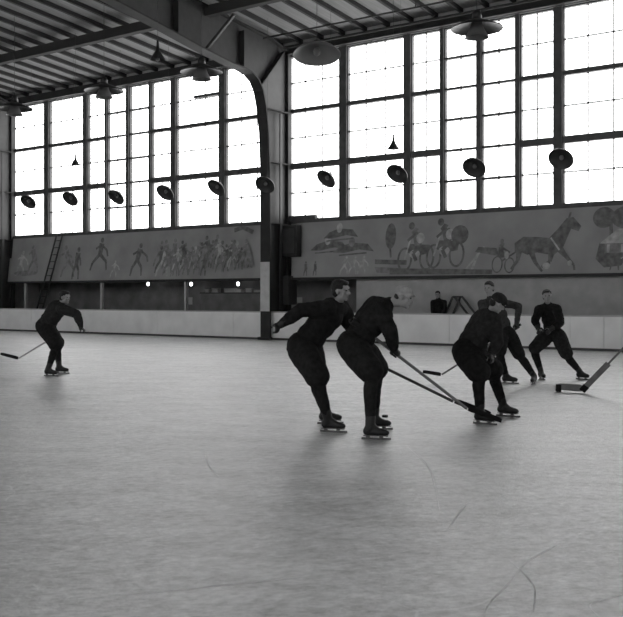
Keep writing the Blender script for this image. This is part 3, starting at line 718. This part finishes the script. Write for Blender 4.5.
        sl.beam((p0.x - tdir.x * .02, p0.y - tdir.y * .02, z0 + .011), (p1.x + tdir.x * .03, p1.y + tdir.y * .03, z0 + .011), .005, .022)
        sl.build('blade', M['blade'], boot)
    for sd in 'lr':
        wr, d, ha = wrists[sd]; gb = MB()
        kw = dict(fr=.0142, palm=1.12, side=1 if sd == 'r' else -1, wrist=wr)
        if grips and sd in grips: fist(gb, ha, Vector(grips[sd]), d, sr=.017, **kw)
        else: fist(gb, ha, Vector((free or {}).get(sd, rt_)), d, sr=.028, curl=(120, 140, 135, 115), **kw)
        gb.cap(wr - d * .075, wr, .052, .043)
        gb.organic('glove', M['leather'], root, .0065, 2)
    return root

def stick(name, top, heel, toe, label, mats=('wood', 'tape'), group='hockey sticks', bw=.065, w_=.022, h_=.030, paddle=None):
    top, heel, toe = Vector(top), Vector(heel), Vector(toe); base = heel.copy()
    root = empty(name, base); T, H, E_ = top - base, Vector((0, 0, 0)), toe - base
    d = (T - H).normalized(); upn = (E_ - H).cross(d)
    MB().beam(H + d * .02, T, w_, h_, up=upn.cross(d)).build('shaft', M[mats[0]], root, bevel=.004)
    bd = (E_ - H); L_ = bd.length; bd.normalize(); side = bd.cross(Z_).normalized(); upb = side.cross(bd)
    v = []; N = 8
    for i in range(N + 1):
        f_ = i / N; c = H + bd * (L_ * f_) + side * .02 * f_ * f_; hh = bw * (1 - .12 * f_) * (1 if 0 < i < N else .8); th = .011 * (1 - .5 * f_)
        for a, b_ in ((-1, -.25), (1, -.25), (1, .75), (-1, .75)): v.append(c + side * a * th + upb * b_ * hh)
    f = [(4 * i + k, 4 * i + (k + 1) % 4, 4 * i + 4 + (k + 1) % 4, 4 * i + 4 + k) for i in range(N) for k in range(4)] + [(3, 2, 1, 0), tuple(4 * N + k for k in range(4))]
    MB().add(v, f).build('stick_blade', M[mats[1]], root, bevel=.003)
    if paddle:
        MB().beam(H + d * .0, H + d * paddle, .026, .09, up=upn.cross(d)).build('paddle', M[mats[0]], root, bevel=.006)
        MB().beam(H - d * .02, H + d * .10, .031, .1, up=upn.cross(d)).build('tape_wrap', M['tape'], root, bevel=.004)
        MB().beam(H + bd * (L_ * .82), H + bd * (L_ + .01) + side * .02, .024, bw * 1.05, up=upb).build('tape_wrap', M['tape'], root, bevel=.003)
    MB().beam(T - d * .10, T + d * .01, w_ + .008, h_ + .008, up=upn.cross(d)).build('butt_tape', M['tape'], root, bevel=.003)
    tag(root, label, 'hockey stick', group); return root
def on(a, b_, f_): return tuple(Vector(a).lerp(Vector(b_), f_))
def sub(a, b_): return tuple((Vector(a) - Vector(b_)).normalized())
RI, FO = Vector((math.cos(R(35.7)), math.sin(R(35.7)), 0)), Vector((-math.sin(R(35.7)), math.cos(R(35.7)), 0))   # picture's right, away from camera
def D(r, f_, z=0): return tuple(RI * r + FO * f_ + Z_ * z)

P0 = dict(pelvis=(-14.670, 11.747, 0.947), neck=(-14.311, 11.785, 1.349), head=(-14.161, 11.779, 1.481), shoulder_l=(-14.483, 11.808, 1.272), shoulder_r=(-14.163, 11.710, 1.257), elbow_r=(-13.922, 11.863, 1.164), hand_r=(-13.854, 11.925, 0.845), elbow_l=(-14.581, 11.675, 1.008), hand_l=(-14.557, 11.679, 0.648), hip_l=(-14.743, 11.781, 0.888), hip_r=(-14.595, 11.710, 0.893), knee_l=(-14.734, 12.085, 0.570), knee_r=(-14.307, 11.711, 0.560), ankle_l=(-14.697, 12.079, 0.135), ankle_r=(-14.384, 11.564, 0.135))
P1 = dict(pelvis=(-6.342, 8.680, 0.946), neck=(-6.026, 8.900, 1.398), head=(-5.941, 8.834, 1.567), shoulder_r=(-6.036, 8.715, 1.355), shoulder_l=(-6.088, 9.073, 1.351), elbow_r=(-6.235, 8.478, 1.345), hand_r=(-6.466, 8.288, 1.135), elbow_l=(-6.030, 9.237, 1.094), hand_l=(-5.904, 9.297, 0.817), hip_r=(-6.319, 8.592, 0.905), hip_l=(-6.335, 8.767, 0.897), knee_r=(-6.012, 8.508, 0.601), knee_l=(-6.416, 9.019, 0.545), ankle_r=(-5.965, 8.613, 0.135), ankle_l=(-6.378, 9.147, 0.135))
P2 = dict(pelvis=(-5.664, 8.675, 0.988), neck=(-5.447, 8.989, 1.412), head=(-5.277, 9.088, 1.489), shoulder_l=(-5.632, 9.035, 1.399), shoulder_r=(-5.417, 8.813, 1.348), elbow_r=(-5.263, 8.788, 1.092), hand_r=(-5.131, 8.670, 0.887), elbow_l=(-5.724, 8.848, 1.212), hand_l=(-5.592, 8.625, 1.197), hip_l=(-5.672, 8.768, 0.951), hip_r=(-5.641, 8.582, 0.960), knee_l=(-5.620, 9.101, 0.669), knee_r=(-5.306, 8.492, 0.690), ankle_l=(-5.626, 9.027, 0.135), ankle_r=(-5.300, 8.425, 0.135))
P3 = dict(pelvis=(-5.172, 10.444, 0.846), neck=(-5.027, 10.751, 1.279), head=(-4.893, 10.691, 1.415), shoulder_l=(-5.188, 10.836, 1.226), shoulder_r=(-4.914, 10.622, 1.198), elbow_r=(-4.820, 10.503, 0.939), hand_r=(-4.835, 10.315, 0.746), elbow_l=(-5.331, 10.904, 0.971), hand_l=(-5.196, 11.056, 0.792), hip_l=(-5.190, 10.534, 0.805), hip_r=(-5.155, 10.356, 0.803), knee_l=(-5.029, 10.870, 0.571), knee_r=(-4.854, 10.113, 0.593), ankle_l=(-4.971, 11.008, 0.135), ankle_r=(-4.899, 10.205, 0.135))
P4 = dict(pelvis=(-6.816, 15.174, 0.899), neck=(-7.030, 15.077, 1.431), head=(-7.053, 15.045, 1.638), shoulder_l=(-6.906, 15.210, 1.379), shoulder_r=(-7.129, 14.929, 1.363), elbow_l=(-6.662, 15.411, 1.327), hand_l=(-6.720, 15.375, 0.999), elbow_r=(-7.068, 14.879, 1.073), hand_r=(-6.849, 14.965, 0.786), hip_l=(-6.775, 15.249, 0.847), hip_r=(-6.854, 15.097, 0.850), knee_l=(-6.542, 15.175, 0.481), knee_r=(-6.739, 14.803, 0.543), ankle_l=(-6.382, 15.394, 0.135), ankle_r=(-6.794, 15.166, 0.135))
P5 = dict(pelvis=(-6.486, 16.519, 0.848), neck=(-6.491, 16.294, 1.339), head=(-6.464, 16.178, 1.500), shoulder_l=(-6.315, 16.273, 1.269), shoulder_r=(-6.613, 16.179, 1.250), elbow_l=(-6.194, 16.148, 1.025), hand_l=(-6.404, 16.030, 0.883), elbow_r=(-6.594, 15.949, 1.058), hand_r=(-6.442, 15.806, 0.871), hip_l=(-6.404, 16.549, 0.795), hip_r=(-6.567, 16.485, 0.793), knee_l=(-6.178, 16.396, 0.449), knee_r=(-6.691, 16.139, 0.551), ankle_l=(-6.049, 16.693, 0.135), ankle_r=(-6.628, 16.307, 0.135))

STA = ((-5.63, 8.58, 1.24), (-4.81, 9.72, .22), (-4.60, 10.11, .06))
STB = ((-5.98, 9.12, .86), (-5.12, 9.99, .26), (-4.83, 10.32, .10))
ST4 = ((-6.60, 15.32, 1.01), (-7.71, 14.53, .14), (-7.96, 14.35, .19))
ST0 = ((-14.57, 11.81, .70), (-15.27, 11.56, .29), (-15.64, 11.42, .37))
P2['hand_l'] = on(STA[0], STA[1], .03); P2['hand_r'] = on(STA[0], STA[1], .36)
P1['hand_l'] = on(STB[0], STB[1], .10)
P4['hand_l'] = on(ST4[0], ST4[1], .05); P4['hand_r'] = on(ST4[0], ST4[1], .27)
P0['hand_l'] = on(ST0[0], ST0[1], .06)
a4, aA, aB, a0_ = sub(*ST4[:2]), sub(*STA[:2]), sub(*STB[:2]), sub(*ST0[:2])
skater('person', P0, D(.9, -.35, -.15), dict(l=D(1, -.2), r=D(1, -.35)), 'skater in dark clothes alone at far left, bent forward with right arm reaching down', 'cloth2', 'cloth', 'cloth', grips=dict(l=a0_), free=dict(r=D(0, 1)), bulk=1.32, wide=1.2, group=None)
skater('person', P1, D(.85, -.45, -.1), dict(r=D(.95, -.3), l=D(1, .1)), 'dark-clad skater on the left of the central pair, one arm trailing behind', 'cloth', 'cloth', 'cloth', grips=dict(l=aB), free=dict(r=D(.3, 1)), wide=1.22, bulk=1.3, group=None)
skater('person', P2, D(.9, -.25, -.3), dict(l=D(1, .25), r=D(1, -.2)), 'dark-clad skater in a pale cap, right of the central pair, hunched over', 'cloth', 'cloth', 'cloth', grips=dict(l=aA, r=aA), cap='cap', wide=1.22, bulk=1.3, group=None)
skater('person', P3, D(.85, .3, -.5), dict(l=D(.9, -.5), r=D(.8, -.6)), 'broad dark skater crouching right of centre in front of the standing player', 'cloth2', 'cloth', 'cloth', free=dict(l=D(.5, 1), r=D(.5, 1)), wide=1.35, bulk=1.3, cap='cloth2', group=None)
skater('person', P4, D(-.55, -.8, -.1), dict(l=D(-.4, -.9), r=D(.85, -.3)), 'player standing behind the crouching skater, one elbow raised, leg stretched to the right', 'cloth3', 'cloth', 'cloth', grips=dict(l=a4, r=a4), group=None)
skater('person', P5, D(-.15, -1, -.05), dict(l=D(.6, -.8), r=D(.1, -1)), 'player at right facing the camera, striding with legs wide apart and hands together', 'cloth', 'cloth2', 'cloth', free=dict(l=D(-.2, -.6, .8), r=D(.2, -.6, .8)), bulk=1.1, group=None)
stick('hockey_stick', *STA, 'brown hockey stick of the pale-capped skater, slanting down to the right', ('wood', 'tape'))
stick('hockey_stick', *STB, 'dark hockey stick low behind the central pair, reaching towards the crouching skater', ('wood_dark', 'tape'))
stick('hockey_stick', *ST4, 'hockey stick of the standing player, its black blade lying left of the crouching skater', ('wood', 'tape'))
stick('hockey_stick', *ST0, 'pale hockey stick of the lone left skater, blade cut by the left edge', ('wood_pale', 'tape'))
GOAL = ((-4.05, 14.0, 1.13), (-5.16, 14.36, .05), (-5.56, 14.30, .06))
stick('goalkeeper_stick', *GOAL, 'wide goalkeeper stick entering from the right edge, black tape on its blade', ('wood', 'wood'), None, bw=.11, paddle=.64)
pk = MB().lathe([(0, 0), (.036, 0), (.038, .003), (.038, .022), (.036, .025), (0, .025)], 28).build('puck', M['rubber'], loc=(-6.13, 10.09, 0))
tag(pk, 'small black puck on the ice right of the central pair', 'puck')

# goalkeeper who holds the wide stick, standing just outside the right edge
GK = dict(pelvis=(-3.30, 13.75, .86), neck=(-3.48, 13.62, 1.38), head=(-3.56, 13.60, 1.55), shoulder_l=(-3.46, 13.44, 1.31), shoulder_r=(-3.58, 13.80, 1.31),
  elbow_r=(-3.74, 13.98, 1.08), hand_r=on(GOAL[0], GOAL[1], .06), elbow_l=(-3.56, 13.28, 1.04), hand_l=(-3.80, 13.22, .92),
  hip_l=(-3.30, 13.65, .82), hip_r=(-3.34, 13.84, .82), knee_l=(-3.52, 13.55, .50), knee_r=(-3.56, 13.94, .50), ankle_l=(-3.34, 13.48, .135), ankle_r=(-3.38, 14.02, .135))
skater('person', GK, (-1, .1, -.1), dict(l=(-1, -.2, 0), r=(-1, .2, 0)), 'goalkeeper standing just outside the right edge, holding the wide stick', 'cloth2', 'cloth', 'cloth', grips=dict(r=sub(*GOAL[:2])), free=dict(l=(0, 1, 0)), wide=1.1, group=None)

# spectator behind the boards: a coated standing figure
SP = dict(pelvis=(-13.98, 26.2, .88), neck=(-13.98, 26.2, 1.38), head=(-14.0, 26.18, 1.54), shoulder_l=(-13.82, 26.28, 1.31), shoulder_r=(-14.12, 26.10, 1.31),
  elbow_l=(-13.79, 26.26, 1.05), hand_l=(-13.86, 26.08, .84), elbow_r=(-14.15, 26.12, 1.05), hand_r=(-14.05, 25.98, .84), hip_l=(-13.90, 26.23, .84), hip_r=(-14.06, 26.17, .84), knee_l=(-13.90, 26.22, .45), knee_r=(-14.06, 26.15, .45), ankle_l=(-13.90, 26.24, .135), ankle_r=(-14.06, 26.18, .135))
sp_ = skater('person', SP, (.3, -1, 0), dict(l=(.2, -1, 0), r=(0, -1, 0)), 'small dark spectator standing behind the boards right of centre', 'cloth', 'cloth', 'cloth', free=dict(l=(1, 0, 0), r=(1, 0, 0)), wide=.8, group=None)
sp_['label'] = 'small dark spectator standing behind the boards right of centre'
